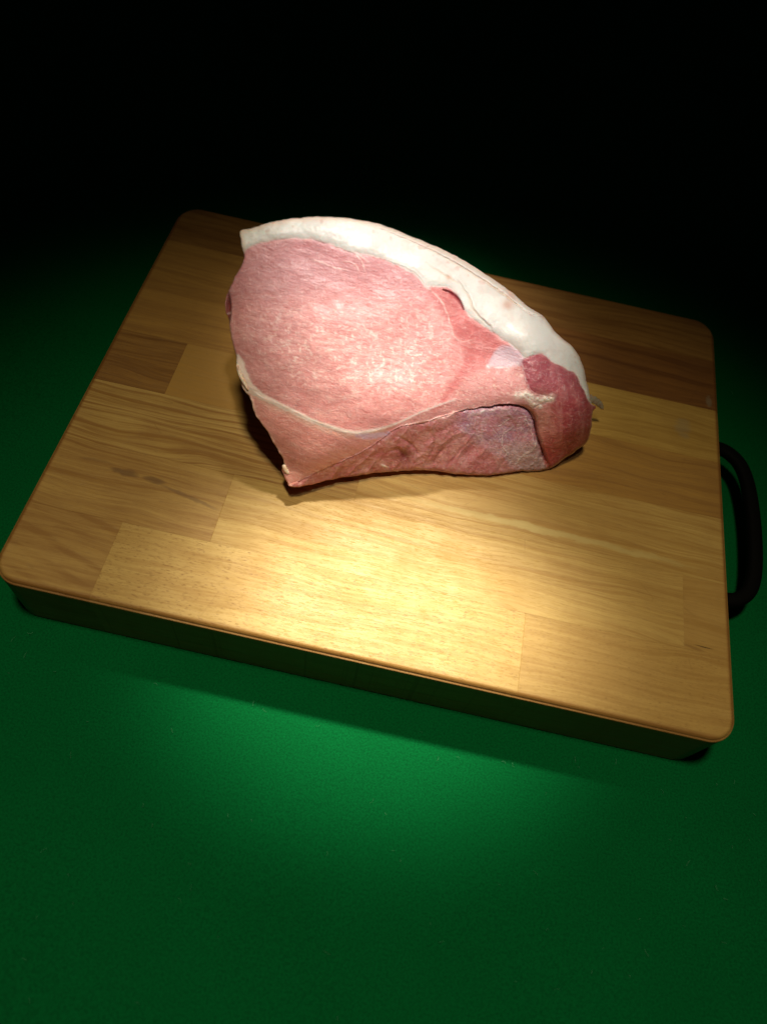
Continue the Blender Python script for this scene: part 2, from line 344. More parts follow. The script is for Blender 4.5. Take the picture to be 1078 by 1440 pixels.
CURVES = {
 'outline': [(-8.73,9.61),(-8.25,9.8),(-7.7,9.96),(-6.45,10.32),(-5.02,10.56),(-3.19,10.61),(-1.35,10.41),(0.18,9.95),(1.73,9.5),(3.35,8.87),(5.03,8.04),(5.87,7.57),(6.96,6.8),(7.89,6.37),(8.78,5.44),(9.83,4.78),(10.51,4.01),(10.9,3.13),(11.15,2.2),(11.43,1.59),(11.85,1.35),(11.57,1.0),(11.73,-0.02),(11.72,-0.84),(10.67,-1.77),(9.47,-2.6),(8.26,-2.8),(7.57,-2.76),(6.22,-2.98),(4.9,-3.05),(3.58,-2.99),(1.84,-2.83),(0.13,-2.9),(-1.54,-3.07),(-3.57,-3.37),(-4.74,-3.63),(-5.89,-3.75),(-6.17,-3.47),(-6.52,-2.85),(-6.32,-2.55),(-6.54,-1.93),(-6.84,-1.36),(-7.21,-0.65),(-7.6,-0.11),(-7.94,0.42),(-8.12,1.11),(-8.58,1.73),(-8.8,2.48),(-8.97,3.58),(-9.26,4.78),(-9.5,5.57),(-9.5,6.36),(-9.0,7.29),(-8.64,7.9),(-8.49,8.35),(-8.58,8.94)],
 'fat_low': [(-8.95,8.2),(-8.57,8.35),(-8.34,8.7),(-7.84,9.04),(-6.93,9.26),(-5.31,9.46),(-4.2,9.25),(-2.73,8.89),(-1.24,8.67),(0.3,8.05),(1.09,7.45),(1.92,7.51),(2.64,7.23),(3.3,6.24),(4.74,5.39),(6.19,4.52),(6.83,4.06),(7.72,4.29),(8.33,3.93),(9.04,3.69),(9.96,3.28),(10.5,2.53),(11.16,1.68),(12.26,1.25)],
 'band': [(-8.86,3.18),(-8.56,2.53),(-8.19,1.83),(-7.57,1.37),(-6.71,0.99),(-5.81,0.62),(-4.69,0.13),(-3.63,-0.17),(-2.33,-0.4),(-1.02,-0.15),(0.03,0.26),(1.13,0.85),(2.09,1.28),(3.05,1.62)],
 'band2': [(0.23,0.14),(1.48,0.42),(2.59,0.64),(3.32,0.99),(4.31,1.22)],
 'purple': [(-2.33,-0.52),(-1.56,-0.42),(-0.46,-0.3),(-0.77,-0.61),(-1.47,-0.8),(-2.1,-0.72)],
 'crease': [(-5.51,-3.38),(-4.72,-2.99),(-3.32,-2.22),(-1.93,-1.49),(-0.92,-0.75),(0.0,0.01),(1.56,0.38),(3.12,0.94),(4.71,1.28),(6.1,1.54),(7.19,1.32),(7.86,0.65),(8.23,-0.35),(8.98,-1.72),(9.45,-2.5)],
 'eye_r': [(-0.48,8.47),(0.49,7.95),(1.09,7.41),(1.81,6.88),(2.25,6.18),(2.54,5.38),(2.89,4.88),(3.41,4.76),(3.91,4.97)],
 'red_in': [(2.89,4.88),(3.27,4.0),(2.96,2.85),(2.06,1.67),(1.14,0.65)],
 'slit': [(1.93,7.36),(2.41,7.21),(2.86,6.88),(3.17,6.38)],
 'silver': [(4.71,3.5),(5.23,4.47),(5.91,4.66),(6.6,4.35),(6.93,3.87),(6.1,3.53)],
 'redtri': [(1.09,7.45),(1.93,7.43),(2.65,7.16),(3.3,6.17),(4.75,5.32),(5.8,4.62),(5.24,4.4),(4.71,3.54),(3.74,3.07),(2.67,1.49),(1.72,0.95),(3.13,3.24),(3.25,4.38),(2.63,5.28)],
 'endlump': [(6.65,3.97),(7.72,4.29),(8.33,3.93),(9.04,3.69),(9.96,3.28),(10.5,2.53),(11.16,1.68),(12.26,1.25),(11.86,-0.03),(11.78,-0.99),(10.72,-1.92),(9.52,-2.8),(8.91,-1.62),(8.26,-0.26),(7.97,0.7),(7.55,1.25),(8.35,1.82),(7.36,2.26),(6.87,3.02)],
 'membrane': [(3.18,0.48),(4.13,1.05),(5.52,1.31),(7.11,1.32),(7.85,0.7),(8.28,-0.34),(8.98,-1.72),(9.52,-2.8),(7.84,-2.96),(6.77,-2.13),(5.53,-1.31),(4.21,-0.45)],
 'sin1': [(-5.03,8.44),(-4.47,8.33),(-3.8,8.13),(-3.06,8.03)],
 'sin2': [(-2.73,8.86),(-2.38,8.49),(-2.17,7.91)],
 'sin3': [(-4.2,9.25),(-2.73,8.89),(-1.96,8.38)],
 'sin4': [(-1.61,8.75),(-0.48,8.54),(0.48,8.09),(1.09,7.48)],
 'sin5': [(-3.45,8.43),(-2.71,8.34),(-2.46,7.93)],
 'whitebit': [(6.48,2.0),(7.05,2.02),(7.73,1.79),(8.54,1.91)],
 'whitebit2': [(6.85,2.01),(7.49,1.54),(7.94,1.39)],
 'web1': [(3.97,0.75),(5.14,1.13),(6.15,1.29)],
 'web2': [(6.68,-1.66),(6.17,-0.98),(6.14,-0.31),(6.67,0.14)],
 'web3': [(5.73,0.12),(6.29,0.57),(7.31,0.81)],
 'web4': [(7.13,-2.37),(7.57,-1.65),(8.14,-1.17),(8.26,-0.26)],
 'web5': [(7.57,-1.65),(8.65,-1.87),(9.22,-2.35)],
 'web6': [(5.31,0.11),(5.83,-0.53),(6.55,-1.66)],
 'web7': [(7.05,1.02),(7.67,0.16),(8.1,-0.94)],
 'fold1': [(-0.74,-1.79),(-0.1,-1.41),(0.41,-1.78),(0.63,-2.75)],
 'fold2': [(1.6,-0.05),(2.11,-0.74),(1.91,-1.76),(1.63,-2.35)],
 'fold3': [(3.29,-0.46),(2.48,-1.52),(2.07,-2.53)],
 'fold4': [(4.17,-0.8),(3.44,-1.73),(2.91,-2.78)],
 'fold5': [(-0.17,-0.51),(0.65,-0.95),(1.33,-1.77)],
 'groove': [(2.59,7.97),(3.35,7.17),(3.68,6.45),(4.73,5.5)],
 'groove2': [(1.02,8.57),(2.12,8.07),(2.93,7.62)],
 'rindline': [(-1.33,10.15),(0.97,9.38),(3.37,8.42),(5.03,7.57),(6.08,6.88),(6.81,6.47),(7.88,6.25)],
 'leftrim': [(-8.58,1.73),(-8.12,1.11),(-7.94,0.34),(-7.6,-0.19),(-7.22,-0.73),(-6.84,-1.44),(-6.54,-2.01),(-6.4,-2.6)],
 'smear': [(-5.1,-2.68),(-4.69,-2.45),(-4.11,-2.44)],
 'dot1': [(-0.85,-2.4),(-0.51,-2.55)],
}

# ------------------------------------------------------------------ the joint of pork
# local frame: origin on the ridge above the lower side, u along the cut face, v up the face, k out of it
MQ = np.array([19.205, 12.024, 4.447 + TB]); MU = np.array([0.97437, 0.22495, 0.0]); MV = np.array([-0.16182, 0.7009, 0.69466]); MK = np.array([0.01888, -0.68993, 0.72363])
MCEN = np.array([0.36, 3.86])
CP = np.array(CTRL)
def _phi(r2): return 0.5 * r2 * np.log(r2 + 1e-12)
_r2 = ((CP[:, None, :2] - CP[None, :, :2]) ** 2).sum(-1)
_A = _phi(_r2) + np.eye(len(CP)) * 0.02
_B = np.c_[np.ones(len(CP)), CP[:, :2]]
_W = np.linalg.solve(np.block([[_A, _B], [_B.T, np.zeros((3, 3))]]), np.r_[CP[:, 2], 0, 0, 0])
def height(P):
    out = np.empty(len(P))
    for s in range(0, len(P), 40000):
        q = P[s:s + 40000]
        r2 = ((q[:, None, :] - CP[None, :, :2]) ** 2).sum(-1)
        out[s:s + 40000] = _phi(r2) @ _W[:-3] + _W[-3] + q @ _W[-2:]
    return out

rng = np.random.RandomState(7)
def vnoise(x, y, seed):
    """smooth value noise in -1..1 (numpy)"""
    r = np.random.RandomState(seed); T = r.rand(256, 256) * 2 - 1
    xi = np.floor(x).astype(int); yi = np.floor(y).astype(int); fx = x - xi; fy = y - yi
    fx = fx * fx * fx * (fx * (fx * 6 - 15) + 10); fy = fy * fy * fy * (fy * (fy * 6 - 15) + 10)
    a = T[xi & 255, yi & 255]; b = T[(xi + 1) & 255, yi & 255]; c = T[xi & 255, (yi + 1) & 255]; d = T[(xi + 1) & 255, (yi + 1) & 255]
    return (a * (1 - fx) + b * fx) * (1 - fy) + (c * (1 - fx) + d * fx) * fy
def fbm(x, y, seed, octs=4, gain=0.55):
    s = np.zeros_like(x); a = 1.0; t = 0.0
    for o in range(octs):
        s += a * vnoise(x * 2 ** o + o * 17.3, y * 2 ** o + o * 9.1, seed + o); t += a; a *= gain
    return s / t
def sstep(x, a, b):
    t = np.clip((x - a) / (b - a), 0, 1); return t * t * (3 - 2 * t)
def dist_line(P, pts, smooth=True):
    """distance to a smooth curve, signed side, and parameter 0..1 along it"""
    pts = catmull(pts, 5) if smooth else np.array(pts)
    best = np.full(len(P), 1e9); side = np.zeros(len(P)); par = np.zeros(len(P)); n = len(pts) - 1
    for i in range(n):
        a = pts[i]; d = pts[i + 1] - a; L = d @ d + 1e-12
        w = P - a; t = np.clip((w @ d) / L, 0, 1)
        q = w - t[:, None] * d; r = (q ** 2).sum(1); m = r < best
        best[m] = r[m]; side[m] = (d[0] * w[m, 1] - d[1] * w[m, 0]); par[m] = (i + t[m]) / n
    return np.sqrt(best), np.sign(side), par
def inside(P, poly, per=5):
    """signed distance to a closed smooth polygon, positive inside"""
    pts = catmull(poly, per, True); n = len(pts)
    c = np.zeros(len(P), bool); best = np.full(len(P), 1e9)
    for i in range(n):
        a = pts[i]; b = pts[(i + 1) % n]; d = b - a
        w = P - a; t = np.clip((w @ d) / (d @ d + 1e-12), 0, 1); q = w - t[:, None] * d
        best = np.minimum(best, (q ** 2).sum(1))
        if a[1] != b[1]:
            m = ((a[1] > P[:, 1]) != (b[1] > P[:, 1])) & (P[:, 0] < (b[0] - a[0]) * (P[:, 1] - a[1]) / (b[1] - a[1]) + a[0])
            c ^= m
    return np.where(c, 1, -1) * np.sqrt(best)

NT_, NR_ = 1300, 300
# outline resampled by angle round the centre, softened corners, fine raggedness
ol = catmull(CURVES['outline'], 24, True)
seg = np.r_[0, np.cumsum(np.hypot(*np.diff(np.r_[ol, ol[:1]], axis=0).T))]
s = np.linspace(0, seg[-1], NT_, endpoint=False)
cl = np.r_[ol, ol[:1]]
ring = np.c_[np.interp(s, seg, cl[:, 0]), np.interp(s, seg, cl[:, 1])]
rad = 1.0 + (0.0065 * np.array([mn.noise(Vector((x * 2.2, y * 2.2, 1))) for x, y in ring]) + 0.0025 * np.array([mn.noise(Vector((x * 7, y * 7, 4))) for x, y in ring]))
ring = MCEN + (ring - MCEN) * rad[:, None]
tt = np.linspace(0, 1, NR_) ** 0.8
PF = (MCEN + tt[:, None, None] * (ring - MCEN)[None]).reshape(-1, 2)      # front points, ring by ring
x, y = PF[:, 0], PF[:, 1]
wx = x + 0.07 * fbm(x * 2.2, y * 2.2, 31, 3); wy = y + 0.07 * fbm(x * 2.2 + 9, y * 2.2, 37, 3)
WP = np.c_[wx, wy]

C = CURVES
dfat, sfat, _ = dist_line(WP, C['fat_low']); fat_s = dfat * sfat            # >0 above the line: fat
dcr, scr, pcr = dist_line(WP, C['crease']); cr_s = dcr * scr                # >0 above: cut face
end_s = inside(WP, C['endlump']); mem_s = inside(WP, C['membrane']); tri_s = inside(WP, C['redtri']); sil_s = inside(WP, C['silver'])
dband, sband, pband = dist_line(PF, C['band'])
fat_s = np.where(end_s > 0, -np.abs(end_s), fat_s)
dout = np.full(len(PF), 9.0)
ds = ((PF[:, None, :] - ring[None, ::10, :]) ** 2).sum(-1) if False else None
dout = (1 - np.repeat(tt, NT_)) * np.tile(np.hypot(*(ring - MCEN).T), NR_)   # radial distance to outline

isfat = sstep(fat_s + .05 * fbm(x * 3.4, y * 3.4, 251, 3) * (x > 1), -0.05, 0.05)
isend = sstep(end_s + .12 * fbm(x * 2.6, y * 2.6, 201, 4), -0.14, 0.12)
lower = sstep(-cr_s, -0.03, 0.03) * (1 - isend) * (1 - isfat)
ismem = sstep(mem_s + .34 * fbm(x * 1.6, y * 1.6, 205, 4), -0.30, 0.28) * lower
istri = sstep(tri_s + .12 * fbm(x * 2.5, y * 2.5, 213, 3), -0.16, 0.25) * (1 - isfat) * (1 - isend)
issil = sstep(sil_s + .10 * fbm(x * 4, y * 4, 217, 3), -0.10, 0.12)
band_w = np.interp(pband, [0, .12, .25, .45, .6, .75, 1], [.30, .30, .15, .11, .10, .05, .03])
isband = sstep(band_w - dband * (1 + .25 * fbm(x * 5, y * 5, 3, 3)), -0.07, 0.07)
band_side = dband * sband
flap = sstep(-band_side, -0.03, 0.05) * (1 - lower) * (1 - isend) * (1 - isfat) * sstep(-(x - (-0.6)), -0.05, 0.3)
fmus = (1 - lower) * (1 - isend) * (1 - isfat) * (1 - istri) * sstep(x - (0.1 + (y) * 0.95), 0.0, 0.25)   # pale muscle right of the eye

# fibre-aligned coordinates (fibres run along u, slightly downhill)
fu = x + 0.10 * y; fv = y + 0.12 * x + 0.22 * fbm(x * .8, y * .8, 203, 3)
H = height(PF) + 0.10 * fbm(x * .45, y * .45, 221, 2)
n1 = fbm(x * .9, y * .9, 41, 3); n2 = fbm(fu * 1.4, fv * 5.5, 43, 4); n3 = fbm(fu * 6, fv * 14, 47, 3); n4 = fbm(x * 4, y * 4, 53, 4)
eye = (1 - isfat) * (1 - isend) * (1 - lower) * (1 - flap)
H += eye * (0.045 * n1 + 0.010 * n2 + 0.004 * n3)
H += isfat * (0.06 * sstep(fat_s, 0, .35) + 0.03 * fbm(x * 1.5, y * 1.5, 61, 3) + 0.006 * fbm(x * 9, y * 9, 67, 2))
H += isend * (0.035 * n4 + 0.05 * sstep(end_s, 0, .5) + .006 * n3)
H += lower * (0.26 * (0.5 - np.abs(fbm((x * .64 + y * .77) * .55, (y * .55 - x * .77) * 1.25, 71, 3, .45))) * (1 - .6 * ismem) + 0.03 * n4 + 0.02 * fbm(x * 9 + y * 5, y * 7, 73, 3))
H += flap * (0.018 * fbm(fu * 1.0 + y, (y + x * .45) * 3.2, 79, 4))
H += 0.03 * np.exp(-(dband / 0.16) ** 2) * (1 - isfat)
# the eye bulges over the seam with the fat
H -= 0.03 * np.exp(-(fat_s / 0.08) ** 2)
# ridge: face stands proud over the lower side, with a deep undercut seam toward the right
dep = np.interp(pcr, [0, .18, .35, .5, .62, .85, .93, 1], [.06, .10, .14, .12, .62, .50, .6, .25])
H -= lower * dep * np.exp(-np.clip(-cr_s, 0, 9) / 0.13) * sstep(-cr_s, 0, .06)
dend = np.abs(end_s)
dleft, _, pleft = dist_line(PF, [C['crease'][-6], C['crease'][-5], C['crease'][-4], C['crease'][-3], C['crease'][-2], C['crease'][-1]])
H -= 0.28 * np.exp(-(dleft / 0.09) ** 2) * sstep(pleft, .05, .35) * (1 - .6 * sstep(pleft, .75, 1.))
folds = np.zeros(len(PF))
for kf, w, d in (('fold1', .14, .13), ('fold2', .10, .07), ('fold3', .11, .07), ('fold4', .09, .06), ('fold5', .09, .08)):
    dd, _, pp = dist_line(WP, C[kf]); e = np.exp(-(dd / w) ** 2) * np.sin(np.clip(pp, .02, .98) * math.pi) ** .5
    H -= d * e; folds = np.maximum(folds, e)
H -= .16 * np.exp(-(np.hypot(wx - C['fold1'][2][0], wy - C['fold1'][2][1]) / .28) ** 2)
for kf, d in (('groove', .07), ('groove2', .03), ('rindline', .12)):
    dd, ss, pp = dist_line(WP, C[kf]); e = np.exp(-(dd / .05) ** 2) * np.sin(np.clip(pp, .03, .97) * math.pi) ** .6 * isfat
    H -= d * e; H += .5 * d * np.exp(-((dd * ss - .12) / .08) ** 2) * isfat
dsl, ssl, psl = dist_line(PF, C['slit']); slit = np.exp(-(dsl / (.06 * np.sin(np.clip(psl, .06, .96) * math.pi) + .015)) ** 2) * (psl > 0.01) * (psl < .99)
H -= 0.22 * slit
webs = np.zeros(len(PF)); WP2 = WP + .10 * np.c_[fbm(x * 2.5, y * 2.5, 209, 3), fbm(x * 2.5 + 5, y * 2.5, 211, 3)]
for kf, w in (('web1', .10), ('web2', .028), ('web3', .022), ('web4', .07), ('web5', .05), ('web6', .02), ('web7', .02)):
    dd, _, pp = dist_line(WP2, C[kf]); webs = np.maximum(webs, np.exp(-(dd / w) ** 2) * np.clip(.75 + .9 * fbm(x * 3, y * 3, 207, 2), .1, 1))
fw = np.abs(fbm(x * 1.7 + y * .6, y * 1.5 - x * .5, 83, 4)); webfine = np.exp(-(fw / .045) ** 2)
fw2 = np.abs(fbm(x * 3.1 + y * 1.6, y * 2.2 - x * 1.5, 87, 4)); webfine = np.maximum(webfine, .7 * np.exp(-(fw2 / .05) ** 2))
H += ismem * (.03 * webs + .012 * webfine)
sins = np.zeros(len(PF))
for kf, w in (('sin1', .035), ('sin2', .035), ('sin3', .03), ('sin4', .035), ('sin5', .03), ('eye_r', .045), ('band2', .05)):
    dd, _, pp = dist_line(WP, C[kf]); sins = np.maximum(sins, np.exp(-(dd / w) ** 2) * np.sin(np.clip(pp, .04, .96) * math.pi) ** .5)
H += .015 * sins
wb = np.zeros(len(PF))
for kf, w in (('whitebit', .19), ('whitebit2', .13), ('dot1', .06)):
    dd, _, pp = dist_line(WP, C[kf]); wb = np.maximum(wb, np.exp(-(dd / w) ** 2) * (0.75 + .5 * fbm(x * 7, y * 7, 91, 2)))
H += .07 * wb
dlr0, _, _ = dist_line(WP, C['leftrim']); H += .05 * np.exp(-(dlr0 / .09) ** 2) * (1 + n4)
# cut edges roll over
re = np.interp(np.arctan2(y - MCEN[1], x - MCEN[0]), [-3.15, -2.8, -2.2, -1.8, -1.2, 0, .6, 1.6, 2.3, 2.7, 3.15], [.18, .12, .12, .3, .35, .40, .55, .30, .15, .15, .18])
q = np.clip(1 - dout / re, 0, 1)
H -= re * 0.9 * (1 - np.sqrt(1 - q * q * .96))

# ---- colour (tissue colour, with shade painted into folds and seams)
def mixc(c, m, col): return c * (1 - m[:, None]) + np.array(col)[None] * m[:, None]
col = np.tile(np.array([0.69, 0.290, 0.275]), (len(PF), 1))
col = mixc(col, sstep(n1, -.3, .5) * .45, (0.78, 0.35, 0.335))
col = mixc(col, sstep(n2, .05, .6) * .45, (0.83, 0.47, 0.42))
col = mixc(col, sstep(-n2, .10, .6) * .45, (0.60, 0.185, 0.175))
# duller, greyer rim at the top left of the eye
rim = sstep(-x, 3.2, 8.2) * .5 + sstep(y, 5.6, 8.0) * .8
col = mixc(col, np.clip(rim, 0, .85) * (1 - isfat), (0.50, 0.215, 0.225))
fr = fbm(fu * 3.2, fv * 8, 97, 4) ; fr2 = fbm(fu * 7 + 3, fv * 16, 101, 3)
fx = fbm(x * 7, y * 2.6, 231, 3); rot = (x * .8 + y * .6); rot2 = (y * .8 - x * .6); f45 = fbm(rot * 6, rot2 * 3, 233, 3)
glint_flecks = np.maximum(sstep(fr, .02, .35) * sstep(fr2, -.05, .3), .8 * sstep(fx, .12, .4) * sstep(f45, -.1, .3)) * np.clip(1.2 * np.exp(-((x + 3.2 + .5 * y - 2) / 4.0) ** 2 - ((y - 3.9) / 2.0) ** 2) + .65 * np.exp(-((x - .8) / 2.2) ** 2 - ((y - 4.2) / 2.8) ** 2), 0, 1)  # pale flecks: wet glints and marbling put into the colour
fl = np.exp(-(np.abs(fbm(fu * .45, (y + .26 * x) * 3.2, 241, 3)) / .05) ** 2) * sstep(fbm(x * 1.1, y * 1.1, 243, 2), -.2, .4)
col = mixc(col, fl * .38 * (1 - isfat), (0.50, 0.12, 0.13)); H -= .010 * fl * eye
col = mixc(col, np.clip(glint_flecks * 1.05, 0, .75), (0.88, 0.68, 0.61))
col = mixc(col, .28 * np.exp(-((x + 2.0) / 5.2) ** 2 - ((y - 4.0) / 3.0) ** 2) * eye, (0.84, 0.46, 0.41))
col = mixc(col, fmus * .8, (0.64, 0.29, 0.27))
fd = sstep(fbm(x * 8, y * 9, 103, 2), .42, .6) * fmus; col = mixc(col, fd * .6, (.85, .62, .52))
col = mixc(col, istri * .75, (0.54, 0.13, 0.125)); col = mixc(col, istri * sstep(n1 + n2, -.2, .6) * .6, (.66, .27, .25))
col = mixc(col, issil * .75, (0.60, 0.48, 0.54)); dsi = np.exp(-(np.abs(sil_s) / .05) ** 2) * (y < 3.6); col = mixc(col, dsi * issil * .9, (.9, .84, .82))
col = mixc(col, flap * .85, (0.66, 0.28, 0.25)); fs = fbm((x + y) * 1.1, (y + x * .45) * 5, 107, 4)
col = mixc(col, flap * sstep(fs, .0, .5) * .35, (.78, .42, .36)); col = mixc(col, flap * sstep(-fs, .1, .5) * .3, (.56, .19, .17))
col = mixc(col, flap * sstep(.55 - dband, 0, .4) * .6, (.80, .52, .43))
# lower side
lowc = np.tile(np.array([0.52, 0.185, 0.19]), (len(PF), 1)); l1 = fbm(x * 1.8 + y, y * 2.2, 109, 4); l2 = fbm(x * 6 + y * 4, y * 5, 113, 4)
lowc = mixc(lowc, sstep(l1, 0, .5) * .7, (0.60, 0.29, 0.27)); lowc = mixc(lowc, sstep(-l1, .1, .5) * .7, (0.42, 0.105, 0.105)); lowc = mixc(lowc, sstep(l2, .1, .6) * .4, (.68, .40, .36))
lowc = mixc(lowc, np.clip(folds, 0, 1) ** 2 * (.45 + .4 * l2), (.27, .035, .03))  # crease shade painted into the folds
hx, hy = C['fold1'][2]; lowc = mixc(lowc, sstep(.75 - np.hypot((wx - hx) * .8, (wy - hy) * 1.1) + .3 * l2, 0, .6) * .8, (.20, .03, .03)); lowc = mixc(lowc, ismem * .7, (0.37, 0.215, 0.32)); lowc = mixc(lowc, ismem * sstep(fbm(x * 1.3 + 4, y * 1.7, 261, 3), -.05, .35) * .6, (.58, .22, .24)); lowc = mixc(lowc, ismem * sstep(n4 + .4 * l1, -.1, .5) * .5, (.56, .30, .33)); lowc = mixc(lowc, ismem * sstep(-(y + .5 + .5 * n1), 0, 1.0) * .65, (.58, .40, .38)); lowc = mixc(lowc, ismem * sstep(-n4, .1, .6) * .4, (.44, .16, .18))  # dark hollow at the first fold painted in, then membrane tints
lowc = mixc(lowc, ismem * np.clip(webfine * .55, 0, 1), (.72, .55, .55)); lowc = mixc(lowc, np.clip(webs, 0, 1) * ismem * .8, (.80, .66, .62))
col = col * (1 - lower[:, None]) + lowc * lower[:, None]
# end lump, deep red
endc = np.tile(np.array([0.42, 0.075, 0.090]), (len(PF), 1)); endc = mixc(endc, sstep(n4, 0, .6) * .5, (.58, .19, .18)); endc = mixc(endc, sstep(n3, .2, .7) * .3, (.66, .33, .32)); ev = fbm(x * 3.2 + y * .6, y * .9, 223, 4); endc = mixc(endc, sstep(ev, .05, .5) * .55, (.60, .24, .24)); endc = mixc(endc, sstep(-ev, .05, .5) * .4, (.33, .05, .065)); endc = mixc(endc, sstep(y, 1.4, 3.2) * .55, (.34, .10, .13))
endc = mixc(endc, sstep(1.35 - np.hypot((x - 7.9) * 1.0, (y - .2) * .5), 0, .9) * .7, (.62, .30, .27))
endc = mixc(endc, sstep(-y, -.4, 1.6) * .4, (.62, .10, .08)); 
endc = mixc(endc, sstep(.26 - dout, 0, .2) * sstep(-y, -1.0, 0.2) * .85, (.84, .62, .52))
col = col * (1 - isend[:, None]) + endc * isend[:, None]
# fat
fatc = np.tile(np.array([0.67, 0.65, 0.60]), (len(PF), 1)); f1 = fbm(x * 1.2, y * 1.6, 127, 4)
fatc = mixc(fatc, sstep(f1, 0, .6) * .5, (.68, .66, .615)); fatc = mixc(fatc, sstep(-f1, .15, .6) * .5, (.56, .49, .44))
fatc = mixc(fatc, sstep(.14 - fat_s, 0, .12) * .35, (.80, .55, .48))
fatc = mixc(fatc, sstep(.42 - dout, 0, .3) * .55, (.66, .47, .35))
sp = sstep(fbm(x * 3.3, y * 3.3, 131, 2), .52, .66) * sstep(.9 - dout, 0, .4); fatc = mixc(fatc, sp * .35, (.52, .24, .17))
pk = np.exp(-(np.hypot(x - 5.55, (y - 6.8) * 1.2) / .30) ** 2) + np.exp(-(np.hypot(x - 2.2, (y - 8.0)) / .14) ** 2) + .8 * np.exp(-(np.hypot((x - 5.6) - .2, y - 7.35) / .28) ** 2)
fatc = mixc(fatc, np.clip(pk, 0, 1) * .65, (.50, .24, .15))
for kf in ('groove', 'groove2', 'rindline'):
    dd, _, pp = dist_line(WP, C[kf]); fatc = mixc(fatc, np.exp(-(dd / .05) ** 2) * np.sin(np.clip(pp, .03, .97) * math.pi) * .55, (.55, .38, .25))
col = col * (1 - isfat[:, None]) + fatc * isfat[:, None]
col = mixc(col, isband * (1 - isfat) * (1 - isend) * .9, (.87, .70, .64))
pb = sstep(inside(WP, C['purple']), -.06, .08); col = mixc(col, pb * .8, (.60, .42, .56))
col = mixc(col, np.clip(sins, 0, 1) * (1 - isfat) * np.clip(.65 + .8 * n4, .1, .95), (.82, .58, .52))
col = mixc(col, np.clip(wb * 1.3, 0, 1) * .95, (.92, .83, .72))
col = mixc(col, np.clip(slit * 1.2, 0, 1) * .9, (.30, .02, .03))
seam_shade = lower * np.exp(-np.clip(-cr_s, 0, 9) / .05) * np.interp(pcr, [0, .4, .55, .62, .9, 1], [.35, .4, .3, .9, .9, .5]); col = mixc(col, np.clip(seam_shade, 0, 1) * .9, (.16, .035, .025))  # shadow of the undercut seam painted as a dark line
col = mixc(col, np.exp(-(dleft / .08) ** 2) * sstep(pleft, .1, .35) * .75, (.36, .09, .05))  # seam shadow painted on down beside the end lump
dlr, _, plr = dist_line(PF, C['leftrim']); lr = np.exp(-(dlr / .11) ** 2) * (.9 + .5 * n4)
col = mixc(col, np.clip(lr, 0, 1) * .9, (.86, .66, .54))
outl = (x < -5) & (y < 2.5)
col = mixc(col, sstep(.05 - dout, 0, .03) * outl * .9, (.30, .09, .04))
dk = np.exp(-(np.hypot((x + 9.35) / .16, (y - 5.75) / .75)) ** 4); col = mixc(col, np.clip(dk, 0, 1) * .95, (.16, .018, .012))
H -= .35 * np.clip(dk, 0, 1)
col = np.clip(col * (1 + .10 * n4[:, None] * (1 - isfat[:, None])), 0.004, .95)
wet = np.clip(eye * .75 + isend * .8 + lower * .75 + flap * .6 + isfat * .35 + isband * .2, 0, 1)

FRONT = MQ + x[:, None] * MU + y[:, None] * MV + H[:, None] * MK
# ---- sides and back: the outline carried back behind the face, tapering, and flattened where it rests on the board
NB = 46
edge = FRONT[-NT_:]; ecol = col[-NT_:]; efat = isfat[-NT_:]; ew = wet[-NT_:]
uvw = np.c_[x[-NT_:], y[-NT_:]]
back = []; bcol = []; bfat = []; bwet = []
cen3 = edge.mean(0)
DEPTH = 6.2
for b in range(1, NB + 1):
    t = b / NB
    if t < .8:
        q = t / .8; dd = DEPTH * q; sc = 1 - .22 * q ** 2 - .015 * (1 - math.exp(-q * 12))
    else:
        q = (t - .8) / .2; dd = DEPTH + 1.1 * math.sin(q * math.pi / 2); sc = .78 * math.cos(q * math.pi / 2) ** .8
    ln = np.interp(uvw[:, 1], [-3, 2.5, 5], [.55, .85, 1.0])
    P = cen3 + (edge - cen3) * sc - MK * (dd * ln)[:, None]
    ang = s / s[-1] * 60
    P = P + MK[None] * 0 + (P - (cen3 - MK * dd)) * (0.012 * fbm(ang * 1.3, np.full(NT_, b * .22), 141, 3))[:, None] * min(1, b / 4)
    # the last few rings close on a common point
    P[:, 2] = np.maximum(P[:, 2], TB + 0.03 + 0.02 * (1 + fbm(P[:, 0], P[:, 1], 149, 2)))
    back.append(P)
    lean = np.array([.42, .13, .10]); rind = np.array([.68, .50, .37])
    cc = lean[None] * (1 - efat[:, None]) + rind[None] * efat[:, None]
    kx = min(1, b / 3); bcol.append(np.clip((ecol * (1 - kx) + cc * kx) * (1 + .15 * fbm(ang * 2, np.full(NT_, b * .4), 151, 3))[:, None], 0.004, .95)); bfat.append(efat); bwet.append(ew * .8)
V3 = np.vstack([FRONT] + back); CL = np.vstack([col] + bcol); WT = np.concatenate([wet] + bwet)
V3[:, 2] = np.maximum(V3[:, 2], TB + .02)
UVc = np.vstack([np.c_[x, y]] + [uvw + (uvw - MCEN) * .012 * b for b in range(1, NB + 1)])
nring = NR_ + NB
ii = np.arange(nring - 1)[:, None]; jj = np.arange(NT_)[None]; j2 = (jj + 1) % NT_
F = np.stack([ii * NT_ + jj, ii * NT_ + j2, (ii + 1) * NT_ + j2, (ii + 1) * NT_ + jj], -1)   # ring, theta, 4
# outline runs clockwise: orient faces outwards
a, b_, c_ = V3[F[250, 0, 0]], V3[F[250, 0, 1]], V3[F[250, 0, 3]]
if np.dot(np.cross(b_ - a, c_ - a), MK) < 0: F = F[..., ::-1]
Ff = F.reshape(-1, 4)

